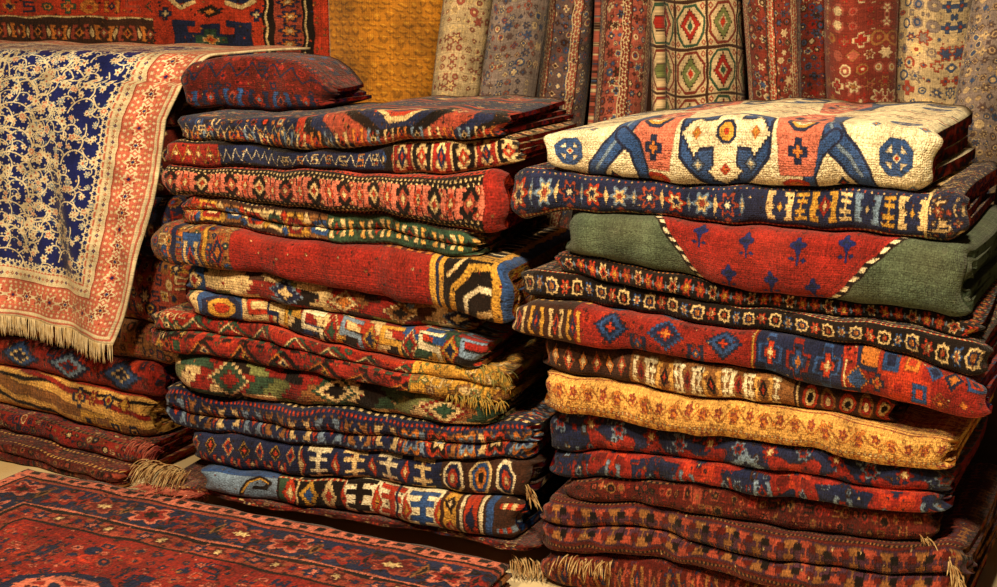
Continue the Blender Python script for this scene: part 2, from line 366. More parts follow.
def d_L4():
    c = Cv(350, 44, 'R'); c.reg(0, 88); c.band(0, 88, 0, 44, 'T'); c.busy(0, 88, 0, 44, 'OYBCNrGR', 8, 4); c.band(28, 33, 0, 44, 'N'); c.band(40, 58, 10, 44, 'B'); c.hook(49, 28, 8, 12, 'CrN'); c.band(60, 64, 0, 44, 'Y'); c.dia(76, 22, 8, 14, 'rNO'); c.reg()
    c.diag(230, 0, 350, 5, 5, 'O', 'M', 10); c.diag(150, 44, 285, 40, 2, 'm')
    c.reg(282, 350); c.band(282, 350, 0, 44, 'Y'); c.band(288, 291, 0, 44, 'N'); c.band(296, 340, 4, 44, 'K'); c.line([(300, 44), (306, 22), (318, 10), (334, 8)], 2.6, 'Y'); c.line([(312, 44), (316, 28), (326, 20), (340, 22)], 2, 'W'); c.line([(322, 44), (326, 34), (338, 32)], 2, 'C'); c.line([(300, 14), (312, 4)], 1.5, 'C'); c.band(336, 343, 0, 44, 'Y'); c.band(343, 350, 0, 44, 'B'); c.reg()
    return c
def d_L5():
    c = Cv(268, 26, 'C'); c.steps(0, 268, 'CbRTCKgREC', 15, 3, 11); c.band(0, 22, 0, 26, 'B'); c.dia(12, 14, 9, 8, 'CR'); c.row('dia', 80, 268, 52, 13, 17, 9, ['bNC', 'rCO', 'CTK'])
    return c
def d_L6():
    c = Cv(290, 30, 'E'); c.steps(0, 290, 'BCYRGKrCR', 14, 4, 4); c.reg(0, 105); c.band(10, 100, 0, 30, 'C'); c.band(18, 60, 0, 30, 'B'); c.octa(40, 15, 18, 12, 'NYr'); c.ess(78, 15, 12, 12, 'r'); c.ess(90, 15, 5, 12, 'N'); c.band(100, 104, 0, 30, 'Y'); c.reg()
    c.row('ess', 112, 290, 38, 15, 11, 12, ['W', 'b', 'Y']); c.row('dia', 131, 290, 38, 15, 9, 12, ['CRG', 'rYN']); c.guard(27, 3, 'C', 'K', 8)
    return c
def d_L7():
    c = Cv(342, 40, 'R'); c.busy(0, 342, 0, 40, 'RRMrG', 10, 19, .8); c.band(0, 342, 0, 4, 'r'); c.guard(17, 3, 'G', 'r', 13); c.guard(21, 2, 'K', 'R', 17); c.zig(10, 5, 34, 2.2, 'G'); c.zig(11, 5, 34, 1.4, 'C', ph=4)
    c.zig(30, 6, 40, 2.6, 'K'); c.zig(31, 6, 40, 1.5, 'O', ph=5); c.row('dia', 40, 270, 40, 30, 5, 4, ['CN', 'YK'])
    c.reg(0, 40); c.busy(0, 40, 0, 40, 'rKGCY', 9, 8); c.reg()
    c.reg(262, 342); c.band(262, 342, 0, 40, 'Y'); c.zig(20, 14, 20, 3, 'g'); c.busy(266, 342, 0, 40, 'gYTYC', 9, 8); c.reg()
    return c
def d_L8():
    c = Cv(302, 34, 'C'); c.steps(0, 302, 'CGKRCgGGTCG', 17, 4, 21); c.row('dia', 10, 302, 100, 16, 22, 13, ['CGR', 'GCK', 'RCG']); c.guard(31, 3, 'K', 'G', 13)
    return c
def d_L9():
    c = Cv(320, 38, 'N'); c.guard(2, 3, 'C', 'K', 7); c.guard(7, 2, 'r', 'N', 4); c.row('hook', 0, 320, 24, 20, 10, 9, ['brC', 'TCr', 'CNr']); c.row('dia', 12, 320, 24, 20, 3, 9, ['rC'])
    c.row('dia', 0, 320, 6, 11, 1.2, 1.2, ['T']); c.row('dia', 0, 320, 6, 29, 1.2, 1.2, ['b']); c.guard(31, 2, 'O', 'N', 5); c.guard(34, 3, 'K', 'b', 7)
    c.reg(215, 320); c.row('ros', 215, 320, 22, 20, 10, 9, ['ObNr', 'rKCb']); c.reg()
    return c
def d_L10():
    c = Cv(310, 36, 'N'); c.guard(1, 2, 'r', 'N', 8); c.row('dia', 0, 110, 16, 14, 6, 7, ['CrN', 'YKr']); c.row('hook', 8, 110, 16, 25, 5, 5, ['rC']); c.row('comb', 115, 235, 30, 18, 10, 13, ['W', 'C']); c.row('dia', 100, 235, 30, 18, 4, 10, ['rC'])
    c.band(112, 114, 4, 34, 'C'); c.reg(236, 310); c.band(236, 310, 0, 36, 'E'); c.row('octa', 236, 310, 22, 18, 9, 12, ['WNrC', 'CBOK']); c.reg(); c.guard(32, 2, 'T', 'K', 6)
    return c
def d_L11():
    c = Cv(276, 52, 'b'); c.reg(0, 72); c.band(0, 72, 0, 10, 'B'); c.line([(40, 34), (44, 18), (54, 11), (64, 17), (60, 27), (52, 25)], 2.2, 'K'); c.line([(41, 32), (45, 19), (54, 13), (62, 18)], 1.2, 'Y'); c.band(0, 72, 46, 48, 'B'); c.reg()
    c.reg(72, 130); c.band(72, 130, 0, 52, 'K'); c.band(74, 84, 0, 52, 'G'); c.row('dia', 76, 130, 17, 26, 8, 22, ['rC', 'YB', 'Cr']); c.band(90, 92, 0, 52, 'C'); c.guard(6, 3, 'C', 'r', 5); c.reg()
    c.reg(130, 215); c.band(130, 215, 0, 52, 'W'); c.row('comb', 130, 215, 28, 26, 12, 21, ['K', 'r', 'B']); c.row('dia', 116, 215, 28, 26, 5, 17, ['rY']); c.band(128, 131, 0, 52, 'r'); c.band(176, 178, 0, 52, 'N'); c.reg()
    c.reg(215, 276); c.band(215, 276, 0, 52, 'E'); c.band(218, 229, 0, 52, 'Y'); c.dia(224, 14, 5, 10, 'KC'); c.dia(224, 38, 5, 10, 'rC'); c.band(232, 235, 0, 52, 'W'); c.band(236, 246, 0, 52, 'r'); c.dia(241, 26, 4, 14, 'N'); c.band(247, 250, 0, 52, 'W'); c.band(252, 258, 0, 52, 'B'); c.band(262, 276, 0, 52, 'E'); c.guard(10, 6, 'r', 'C', 6, 262, 276); c.guard(30, 6, 'b', 'r', 6, 262, 276); c.reg()
    return c
def d_gen(W, H, bg, ks, step, seed, g=None):
    def f():
        c = Cv(W, H, bg); c.busy(0, W, 3, H-3, ks, step, seed, .9)
        if g: c.guard(0, 2, g[0], g[1], 5); c.guard(H-2, 2, g[0], g[1], 5)
        return c
    return f
LS = [ # label, x0,x1, design, Hf, edge, off, lobes
 ('dark navy folded rug with orange-red stepped medallion, topping the pile', 172, 500, d_L1, 26, 'MKRN', .0, 1),
 ('black folded rug with ivory zigzag border under the medallion rug', 162, 508, d_L1b, 28, 'KRMT', .015, 1),
 ('red and black folded rug with hooked rosettes and red end', 160, 500, d_L2, 40, 'RMrK', -.012, 1),
 ('folded rug with cream, green and gold hexagon border', 174, 476, d_L3, 30, 'EGTR', .01, 2),
 ('folded rug with plain madder red field and yellow-navy end', 152, 511, d_L4, 44, 'NYRC', -.03, 1),
 ('thin folded kilim with stepped cream, blue and red blocks', 180, 462, d_L5, 26, 'TKRC', .01, 1),
 ('folded kilim with blue panel and cream hooked figures', 182, 482, d_L6, 30, 'GTRK', .0, 1),
 ('red folded rug with green zigzags and frayed mustard end', 148, 504, d_L7, 40, 'gYTR', -.015, 2),
 ('cream, green and black stepped kilim folded flat', 168, 496, d_L8, 34, 'GCKg', .0, 1),
 ('navy folded rug with pale blue hooked border and ivory guards', 158, 530, d_L9, 38, 'NbRK', -.0, 2),
 ('navy folded rug with ivory comb motifs and red diamonds', 184, 530, d_L10, 36, 'KMNC', .0, 1),
 ('light blue ended folded kilim with cream and red comb figures', 203, 520, d_L11, 52, 'TNBK', -.02, 1),
 ('dark red tribal rug folded thin at the bottom of the pile', 160, 538, d_gen(380, 26, 'M', 'rNTCR', 9, 33, 'KR'), 26, 'MRKR', -.01, 1),
]
Lobj = []
for i, (lab, x0, x1, ds, Hf, ed, off, lob) in enumerate(LS):
    ym = LI[min(i, 12)][0][1]+10; ye = LI[min(i, 12)][-1][1]+10
    Lobj.append(folded('folded_rug', lab, CL, X(x0, ym), X(x1, ye), LC[i], LC[i+1], ds(), Hf, ed, off=off, lobes=lob, seed=10+i, D=.46-off, group='folded rugs in the middle pile', tilt=-.02 if i == 12 else None))
fr(Lobj[11], 150, 492, 208, 500, CL+.01, 150, .09, redthread, tuple(-B*.8-A*.5), 7, floor=ZC+.004, r=.0022, spread=.7)
fr(Lobj[10], 145, 462, 190, 474, CL+.03, 110, .08, tanthread, tuple(-B*.6-A*.8), 27, floor=ZC+.004, r=.0022, spread=.7)
fr(Lobj[9], 138, 440, 162, 450, CL+.05, 50, .06, redthread, tuple(-B*.5-A), 17, r=.0022, spread=.5)
fr(Lobj[12], 510, 556, 538, 562, CL+.0, 40, .06, tanthread, tuple(A*.5-B*.6), 8, floor=.01, r=.0018)
fr(Lobj[7], 480, 366, 505, 374, CL+.02, 90, .045, goldthread, tuple(A*.8-B*.5), 9, spread=.6, r=.0018)
fr(Lobj[7], 450, 392, 503, 402, CL-.005, 90, .03, goldthread, tuple(A*.5-B*.6), 19, spread=.6, r=.0018)
fr(Lobj[10], 522, 480, 532, 498, CL+.02, 30, .04, tanthread, tuple(A*.8-B*.4), 29, r=.0018)
# dark red folded rug on the back of the middle pile
cq = CL+.20
fq = curve([(176,66),(215,57),(270,56),(305,66),(326,92)], cq, .002)
def d_Q():
    c = Cv(140, 60, 'M'); c.busy(0, 140, 2, 56, 'RMRRmN', 9, 9, .9); c.guard(0, 3, 'r', 'N', 5); c.zig(18, 6, 20, 2, 'N'); c.row('hook', 0, 140, 22, 42, 9, 8, ['BqN', 'Nrb'])
    return c
folded('folded_rug', 'dark red and navy thick rug bunched behind the pile', cq, X(179, 80, cq), X(322, 80, cq), fq, LC[0], d_Q(), 60, 'RMNR', D=.24, seed=96, lobes=1, endr=.07, thin=.45)

# ============================================================ STACK B
frame_(27)
CL = CR
RI = [[(540,130),(640,123),(750,119),(870,122),(960,132)], [(540,172),(600,179),(750,188),(915,192),(990,192)], [(505,224),(565,214),(700,222),(850,238),(990,244)],
      [(520,248),(563,255),(700,281),(820,299),(965,322),(990,328)], [(520,266),(600,284),(700,300),(850,322),(990,342)], [(518,296),(650,318),(800,336),(890,352),(990,382)],
      [(520,330),(650,352),(890,397),(990,428)], [(540,372),(700,396),(888,428),(960,440)], [(545,408),(700,437),(945,470)], [(540,480),(700,488),(910,515),(960,520)],
      [(540,497),(640,508),(740,528),(900,545),(960,550)], [(540,545),(700,570),(960,615)]]
RC = [curve(p, CR) for p in RI]+[lambda s: np.full(np.shape(s), .004)]
def d_R1():
    c = Cv(382, 150, 'W')   # rows 92..150 front
    for sx in (-1, 1):
        f = lambda P: [(190+sx*(x-190), y) for x, y in P]
        for x, y in ((12, 142), (50, 98), (8, 98), (48, 144), (60, 76), (20, 60)):
            xx = 190+sx*(x-190); c.dia(xx, y, 5, 4, 'bO' if y % 4 else 'qB')
        for x, y in ((28, 120), (26, 80)):
            xx = 190+sx*(x-190); c.octa(xx, y, 15, 12, 'BWW'); c.cross(xx, y, 10, 8, 'B'); c.dia(xx, y, 4.5, 3.5, 'Wr')
        c.put((np.abs(c.X-(190+sx*72)) < 26-.20*np.abs(c.Y-86))&(c.Y > 8)&(c.Y < 134), 'P')
        c.octa(190+sx*72, 92, 15, 12, 'NYWr'); c.cross(190+sx*72, 118, 9, 9, 'NO'); c.hook(190+sx*72, 64, 16, 10, 'NWN'); c.octa(190+sx*70, 142, 13, 6, 'rO')
        P1 = f([(52, 150), (58, 134), (70, 122), (82, 112), (90, 98), (93, 78), (93, 40)])
        c.line(P1, 9.5, 'N'); c.line(P1, 7.5, 'B'); c.line(P1[1:6], 1.6, 'b')
        P2 = f([(84, 108), (98, 118), (106, 134), (106, 150)]); c.line(P2, 6.5, 'N'); c.line(P2, 4.6, 'B')
        c.dia(190+sx*114, 142, 6, 7, 'Nr')
    c.octa(190, 108, 46, 40, 'N'); c.octa(190, 108, 43.5, 37.5, 'B')
    for w_, k in ((2, 'N'), (0, 'W')):
        c.box(190, 108, 36+w_, 9+w_, k); c.box(190, 108, 12+w_, 31+w_, k)
        for sx in (-1, 1): c.dia(190+sx*31, 108, 14+w_, 16+w_, k)
        for sy in (-1, 1): c.dia(190, 108+sy*25, 19+w_, 12+w_, k)
    for sx in (-1, 1): c.dia(190+sx*30, 108, 5, 5, 'OY'); c.dia(190, 108+sx*24, 6, 4.5, 'rO')
    c.octa(190, 108, 10, 8, 'NYYr')
    for ax, ay in ((-27, -20), (27, -20), (-27, 20), (27, 20)): c.dia(190+ax, 108+ay, 7, 6, 'NbW')
    c.zig(22, 5, 14, 3, 'r'); c.guard(34, 4, 'N', 'W', 10)
    return c
def d_R2():
    c = Cv(457, 46, 'N'); c.guard(2, 2, 'C', 'r', 5); c.row('ros', 0, 260, 28, 22, 9, 8, ['rCN', 'bCq', 'qNW']); c.row('dia', 14, 260, 28, 22, 3, 9, ['bC', 'C']); c.row('dia', 0, 457, 6, 9, 1.2, 1.2, ['C', 'q']); c.row('dia', 0, 260, 28, 34, 5, 3, ['q'])
    c.guard(36, 3, 'q', 'C', 5); c.reg(262, 457); c.row('hook', 268, 457, 42, 21, 13, 11, ['CNY', 'YRC', 'bNC']); c.row('comb', 289, 457, 42, 21, 6, 10, ['Y', 'C']); c.band(425, 428, 0, 46, 'C'); c.reg(428, 457); c.busy(428, 457, 0, 46, 'qNCE', 8, 3); c.reg(); c.guard(41, 2, 'K', 'C', 3)
    return c
def d_R3():
    c = Cv(405, 62, 'S'); c.busy(0, 405, 0, 62, 'SSSeS', 7, 2, .7)
    Y_ = c.Y/62; xl = 100+62*Y_; xr = 350-78*Y_
    c.put((c.X > xl-6)&(c.X < xr+6), 'K'); c.put((c.X > xl-4)&(c.X < xr+4)&(((c.Y) % 7) < 4), 'W'); c.put((c.X > xl+2)&(c.X < xr-2), 'R'); c.put((c.X > xl+8)&(c.X < xl+9.5), 'm'); c.put((c.X > xr-9.5)&(c.X < xr-8), 'm')
    for x, y in ((150, 12), (200, 16), (252, 16), (226, 42), (184, 40), (296, 12), (268, 44)):
        c.ros(x, y, 6, 5, 'nN', 4); c.band(x-.8, x+.8, y, y+13, 'n'); c.dia(x-5, y+9, 3, 1.6, 'n'); c.dia(x+5, y+9, 3, 1.6, 'n')
    c.row('dia', 110, 330, 26, 4, 3, 2, ['M'])
    return c
def d_R4a():
    c = Cv(430, 22, 'K'); c.guard(1, 2, 'O', 'K', 5); c.row('ros', 0, 430, 13, 11, 4.5, 5, ['rO', 'CrK', 'rY']); c.row('dia', 6, 430, 13, 11, 1.6, 4, ['b']); c.guard(19, 2, 'C', 'K', 4)
    return c
def d_R4b():
    c = Cv(465, 32, 'K'); c.guard(2, 2, 'r', 'C', 5); c.row('star', 0, 465, 26, 15, 7, 7, ['CKr', 'CNO']); c.row('ros', 13, 465, 26, 15, 4, 5, ['BCr', 'rC']); c.row('dia', 6, 465, 13, 15, 1.2, 5, ['T']); c.guard(25, 2, 'T', 'K', 4); c.guard(29, 2, 'r', 'K', 6)
    return c
def d_R5():
    c = Cv(467, 42, 'R'); c.busy(80, 250, 0, 42, 'RRRMr', 9, 6, .7); c.band(0, 70, 0, 42, 'E'); c.row('hook', 0, 75, 20, 20, 8, 12, ['CrN', 'YNr']); c.row('dia', 80, 250, 58, 16, 20, 14, ['NBNr', 'BNRO']); c.row('hook', 109, 250, 58, 28, 9, 9, ['NBO'])
    c.band(252, 254, 0, 42, 'Y'); c.band(256, 340, 0, 42, 'N'); c.row('cross', 256, 340, 28, 20, 12, 14, ['BNrC', 'RNBO']); c.band(342, 344, 0, 42, 'C'); c.busy(346, 467, 0, 42, 'BNRrO', 18, 21, 1.1, ('box', 'cross', 'dia')); c.guard(39, 2, 'M', 'N', 9)
    return c
def d_R6():
    c = Cv(350, 34, 'E'); c.guard(1, 2, 'T', 'K', 5); c.row('dia', 0, 100, 14, 17, 6, 9, ['TrC', 'KOC']); c.band(100, 260, 6, 30, 'T'); c.row('hook', 100, 250, 24, 18, 9, 9, ['WRE', 'LKr']); c.row('comb', 112, 250, 24, 18, 4, 10, ['W'])
    c.band(262, 264, 0, 34, 'C'); c.row('octa', 266, 350, 17, 18, 7, 10, ['rCK', 'TRC']); c.guard(30, 2, 'C', 'R', 5)
    return c
def d_R7():
    c = Cv(402, 38, 'L'); c.busy(0, 402, 0, 38, 'LLLO', 7, 3, .6); c.guard(2, 1.6, 'O', 'q', 7); c.vine(15, 4, 30, 1.2, 'O', 'qO'); c.guard(24, 1.5, 'C', 'O', 5); c.row('ros', 0, 402, 15, 30, 4, 3.5, ['OL', 'OC', 'qL']); c.row('ess', 6, 402, 30, 16, 4, 4, ['O']); c.guard(36, 2, 'O', 'q', 6)
    return c
def d_R8():
    c = Cv(366, 52, 'N'); c.busy(0, 366, 0, 52, 'NENbRN', 10, 5, .7); c.row('ros', 20, 366, 88, 28, 32, 14, ['RmN', 'RrN']); c.row('cross', 20, 366, 88, 28, 14, 12, ['rRN']); c.row('dia', 64, 366, 88, 20, 18, 10, ['RN', 'bN']); c.row('ros', 0, 366, 29, 10, 6, 4, ['bRN', 'RC']); c.row('hook', 14, 366, 36, 42, 8, 6, ['RbN', 'bRN'])
    c.guard(0, 3, 'R', 'M', 9); c.guard(49, 3, 'R', 'N', 9)
    return c
def d_R9():
    c = Cv(340, 26, 'M'); c.guard(2, 2, 'K', 'T', 6); c.busy(0, 340, 5, 22, 'TRKqM', 8, 15, .9); c.guard(22, 2, 'q', 'K', 5)
    return c
def d_R10():
    c = Cv(420, 54, 'M'); c.band(0, 420, 6, 38, 'p'); c.guard(2, 2, 'T', 'K', 4)
    c.row('comb', 0, 420, 15, 22, 6, 15, ['q', 'T']); c.row('ess', 7, 420, 15, 22, 3.5, 13, ['M', 'K']); c.row('dia', 0, 420, 7.5, 22, 1, 8, ['T', 'N']); c.guard(40, 1.6, 'T', 'K', 4); c.row('dia', 0, 420, 10, 47, 4, 4, ['qT', 'NT', 'Tp'])
    return c
def d_R11():
    c = Cv(410, 46, 'M'); c.busy(0, 410, 0, 46, 'MpMqN', 9, 7, .9); c.guard(3, 2, 'T', 'M', 6); c.row('hook', 0, 410, 19, 24, 7, 12, ['qTp', 'TNq']); return c
RS = [
 ('thick ivory folded rug with coral patches, blue arms and cross medallion', 543, 932, d_R1, 58, 'qREN', .0, 1),
 ('navy folded rug with rosette border and ivory dotted guard', 507, 962, d_R2, 46, 'RNqK', .01, 1),
 ('sage green folded rug with red medallion edged by white dashes', 563, 968, d_R3, 62, 'SeSK', -.02, 1),
 ('black folded rug with small orange rosettes beneath the green rug', 552, 975, d_R4a, 22, 'RKqN', .01, 1),
 ('black folded rug with ivory star flowers along its border', 518, 985, d_R4b, 32, 'MRKq', .0, 1),
 ('madder red folded rug with blue diamonds and blocky end', 520, 985, d_R5, 42, 'RNRB', -.03, 1),
 ('brown folded rug with cream hooked motifs', 538, 890, d_R6, 34, 'MTKE', .0, 1),
 ('orange-gold folded rug with thin rust scrolls', 545, 950, d_R7, 38, 'qOLT', -.02, 1),
 ('navy folded rug with large red flowers and pale blue outlines', 546, 945, d_R8, 52, 'NRMK', .0, 2),
 ('worn maroon and brown folded rug', 560, 930, d_R9, 26, 'MTKq', .01, 1),
 ('maroon folded rug with brown lattice border and knotted fringe', 540, 966, d_R10, 54, 'METR', -.02, 2),
 ('dark plum red folded rug at the bottom of the pile', 544, 955, d_R11, 46, 'MRKN', .0, 1),
]
Robj = []
for i, (lab, x0, x1, ds, Hf, ed, off, lob) in enumerate(RS):
    I = RI[min(i, 11)]
    Robj.append(folded('folded_rug', lab, CR, X(x0, I[0][1]+12), X(x1, I[-1][1]+15), RC[i], RC[i+1], ds(), Hf, ed, off=off, lobes=lob, seed=40+i, D=.55-off, group='folded rugs in the pile with the ivory rug', nU=3 if i in (2, 10) else 2, bump=.8 if i == 0 else .6, fleck=i not in (0, 2, 7), tilt=0 if i < 3 else None, wob=.5 if i == 0 else 1.0))
fr(Robj[10], 555, 556, 612, 562, CR-.025, 34, .045, tanthread, tuple(-B), 10, r=.002, spread=.5)
fr(Robj[10], 948, 560, 962, 580, CR-.01, 26, .05, tanthread, tuple(A*.6-B), 11, r=.002, spread=.5)
fr(Robj[9], 918, 530, 930, 540, CR+.02, 20, .035, tanthread, tuple(A*.8-B*.5), 12, r=.0018)

# ============================================================ STACK C (under the draped silk rug)
KI = [[(-60,53),(0,54),(175,62)], [(-60,120),(175,130)], [(-60,180),(175,200)], [(-60,235),(175,262)], [(-60,290),(0,300),(175,330)], [(-60,330),(0,338),(60,348),(175,370)],
      [(-60,356),(0,364),(80,380),(170,402)], [(-60,390),(0,402),(80,422),(160,440)], [(-60,406),(0,420),(80,440),(160,455)]]
KC = [curve(p, CP, .004) for p in KI]+[lambda s: np.zeros(np.shape(s))+.001]
KC[0] = (lambda f: (lambda s: f(s)-.016))(curve(KI[0], CP, .001))
def d_P1():
    c = Cv(280, 26, 'R'); c.busy(0, 280, 0, 26, 'RMrN', 10, 5, .8); c.row('dia', 90, 280, 60, 12, 26, 10, ['NBCN', 'NbRN']); c.guard(22, 3, 'N', 'O', 9); return c
def d_P2():
    c = Cv(280, 38, 'L'); c.band(0, 280, 0, 4, 'r'); c.band(0, 280, 8, 10, 'K'); c.diag(60, 10, 280, 30, 8, 'T'); c.diag(40, 18, 280, 40, 2.5, 'K'); c.diag(120, 4, 280, 18, 3, 'R'); c.busy(200, 270, 4, 34, 'LYNR', 17, 5, .9); c.band(0, 280, 33, 36, 'N'); return c
PS = [
 ('brown patterned folded rug under the silk rug', 172, d_gen(300, 60, 'E', 'TRNqC', 11, 71), 60, 'MTNC'),
 ('dark red folded rug under the silk rug', 168, d_gen(300, 50, 'M', 'RNCT', 11, 72), 50, 'RKTM'),
 ('navy and red folded rug under the silk rug', 174, d_gen(300, 50, 'N', 'RCTB', 10, 73), 50, 'NTCK'),
 ('orange-brown folded rug beside the middle pile', 176, d_gen(300, 50, 'q', 'NCYT', 10, 74), 50, 'TNqK'),
 ('dusty brown folded rug directly below the silk fringe', 172, d_gen(300, 34, 'T', 'EqTTN', 8, 75), 34, 'TETq'),
 ('dark red folded rug with blue figures', 160, d_P1, 26, 'MNRE'),
 ('golden tan striped folded kilim', 152, d_P2, 38, 'TLEM'),
 ('mixed red and navy narrow-bordered folded rug', 160, d_gen(280, 26, 'R', 'NCTRK', 8, 78, 'TK'), 26, 'MKRT'),
 ('maroon folded rug with tan edge resting on the floor', 158, d_gen(280, 26, 'M', 'TRKq', 8, 79, 'LM'), 26, 'MRTK'),
]
for i, (lab, x1, ds, Hf, ed) in enumerate(PS):
    folded('folded_rug', lab, CP, X(-75, 250, CP), X(x1, KI[i][-1][1]+10, CP), KC[i], KC[i+1], ds(), Hf, ed, off=(.01 if i < 4 else (0, -.02, -.03, -.07, -.15)[i-4]), seed=70+i, D=.5, group='folded rugs under the draped silk rug', noiseamp=.004, tilt=(0 if i < 7 else -.05), lobes=(1 if i < 5 else (1, 1, 1, 2)[i-5]), fleck=i != 6)

# ============================================================ draped silk rug
def d_silk():
    W, H = 360, 440; c = Cv(W, H, 'n', 3)
    def frame(o, k): c.reg(o, W-o, o, H-o); c.band(0, W, 0, H, k); c.reg()
    frame(0, 'W'); frame(3, 'P'); frame(5, 'W'); frame(8, 'P'); frame(40, 'q'); frame(41, 'W'); frame(52, 'P'); frame(54, 'W'); frame(56, 'n')
    rg = random.Random(4)
    def edge(o, step, r, ks, kind='ros'):
        x = o; i = 0
        while x < W-o+1:
            for y in (o, H-o): getattr(c, kind)(x, y, r, r, ks[i % len(ks)])
            x += step; i += 1
        y = o
        while y < H-o+1:
            for x in (o, W-o): getattr(c, kind)(x, y, r, r, ks[i % len(ks)])
            y += step; i += 1
    edge(24, 16, 6.5, ['WPq', 'WqW', 'WqC']); edge(24, 8, 2, ['n', 'W'], 'dia'); edge(15, 5, 1.7, ['W', 'C'], 'dia'); edge(33, 5, 1.7, ['W', 'C'], 'dia'); edge(19, 8, 1.5, ['q', 'W'], 'dia'); edge(29, 8, 1.5, ['q', 'W'], 'dia'); edge(11, 6, 1.4, ['W']); edge(37, 6, 1.4, ['W']); edge(46.5, 5, 2.2, ['qW', 'nP', 'PC'], 'dia'); edge(57, 8, 4.2, ['Wn', 'Wn'])
    c.reg(56, W-56, 56, H-56); cx0 = W/2
    def both(pts, w, k): c.scroll(pts, w, k); c.scroll([(2*cx0-x, y) for x, y in pts], w, k)
    def bud(x, y, r, k, n=6):
        for xx in (x, 2*cx0-x): c.ros(xx, y, r, r, k, n)
    def branch(x, y, an, L, curl, dep):
        pts = []; n = int(L*1.5); side = 1
        for i in range(n):
            x += math.cos(an)/1.5; y += math.sin(an)/1.5; an += curl*(1+2.4*i/n)/1.5; pts.append((x, y))
            if i % 7 == 5:
                a2 = an+side*1.2; side *= -1; lx, ly = x+2.6*math.cos(a2), y+2.6*math.sin(a2)
                k = rg.choice('WWWCb')
                for xx in (lx, 2*cx0-lx): c.dia(xx, ly, 1.4, 1.4, k)
            if dep and i % 22 == 15: branch(x, y, an-math.copysign(1.1, curl)*rg.uniform(.8, 1.1), L*.5, -curl*1.9*rg.uniform(.8, 1.2), dep-1)
        both(pts, .75 if dep else .6, 'W')
        bud(x, y, 3.6 if dep else 2.6, rg.choice(['WWP', 'WWq', 'WPW', 'WbW']), rg.choice([5, 6, 8]))
    both([(cx0+2.5*math.sin(y/9), y) for y in np.arange(50, H-50, .6)], 1.0, 'W')
    for j, y in enumerate(range(H-62, 60, -25)):
        branch(cx0, y, -.7, 62, .018, 2); branch(cx0+44, y-8, -1.2, 46, .034*(1 if j % 2 else -1), 2); branch(cx0+84, y-4, -1.5, 40, .04*(-1 if j % 2 else 1), 2); branch(cx0+104, y+4, 1.2, 26, .05*(-1 if j % 2 else 1), 1)
    for y in range(80, H-60, 62): bud(cx0, y, 8, 'WPWP', 8)
    c.reg(); return c
cd = CP-.05
NR, NC = 120, 90
sl = X(-150, 200, cd)
er = [sz(x, y, cd) for x, y in ((198,50),(182,85),(166,120),(155,200),(143,280),(127,340))]
ez = np.array([z for _, z in er])[::-1]; es = np.array([s for s, _ in er])[::-1]
fbz = curve([(-150,284),(0,312),(127,341)], cd, 0); ftz = curve([(-60,49),(0,50),(198,55)], cd, .001)
V = []; UV = []; Ltop = .5; R0 = .07
for i in range(NR+1):
    for j in range(NC+1):
        uu = j/NC
        if i <= 30:
            t = i/30; s_r = es[-1]; s = sl+uu*(s_r-sl); zt = float(ftz(s)); d = Ltop*(1-t)+R0*t; z = zt+.003*math.sin(s*22+d*9)*(1-t); ln = t*(Ltop-R0); zb = float(fbz(s))
        elif i <= 46:
            t = (i-30)/16; an = t*math.pi/2; s_r = es[-1]-(es[-1]-es[-2])*t*.4; s = sl+uu*(s_r-sl); zt = float(ftz(s)); d = R0-R0*math.sin(an); z = zt-R0*(1-math.cos(an)); ln = Ltop-R0+R0*an; zb = float(fbz(s))
        else:
            t = (i-46)/(NR-46); s = sl+uu*(es[-1]-sl)
            for _ in range(3):
                zt = float(ftz(s))-R0; zb = float(fbz(s)); z = zt+(zb-zt)*t; s_r = np.interp(z, ez, es); s_r = min(s_r, es[-1]-(es[-1]-es[-2])*.4); s = sl+uu*(s_r-sl)
            tt = min(1, t*1.6)
            d = -.020*(.6+math.sin(s*12+1+z*1.5))*tt-.009*math.sin(s*31+z*6)*tt-.014*t-.02*t*max(0, uu-.85)*6-.004*math.sin(s*55+z*3)*t; ln = Ltop-R0+R0*1.57+t*(zt-zb)
            zt += R0
        tot = Ltop-R0+R0*1.57+(zt-R0-zb)
        V.append(world([s], [cd+d], [z])[0]); UV.append((uu, 1-ln/tot))
FC = [(i*(NC+1)+j, (i+1)*(NC+1)+j, (i+1)*(NC+1)+j+1, i*(NC+1)+j+1) for i in range(NR) for j in range(NC)]
lastrow = [V[NR*(NC+1)+j] for j in range(NC+1)]
silk = mkobj('silk_rug', V, FC, UV, [rugmat('silk_pile', d_silk(), .5, .15, .34, .05, .04, outline=.0, spec=.4, jit=.3, worn=.1)], label='navy silk rug with cream vines and coral border, draped', cat='rug')
md = silk.modifiers.new('thickness', 'SOLIDIFY'); md.thickness = .006; md.offset = -1
bases = []
rg = random.Random(3)
for k in range(700):
    x = rg.random()*NC; j = int(x); f = x-j; j2 = min(NC, j+1)
    bases.append(lastrow[j]*(1-f)+lastrow[j2]*f+np.array([0, 0, .003]))
strands('fringe', silk, bases, (-.05, -.1, -1), .055, creamthread, .0015, 5, 1., .12)

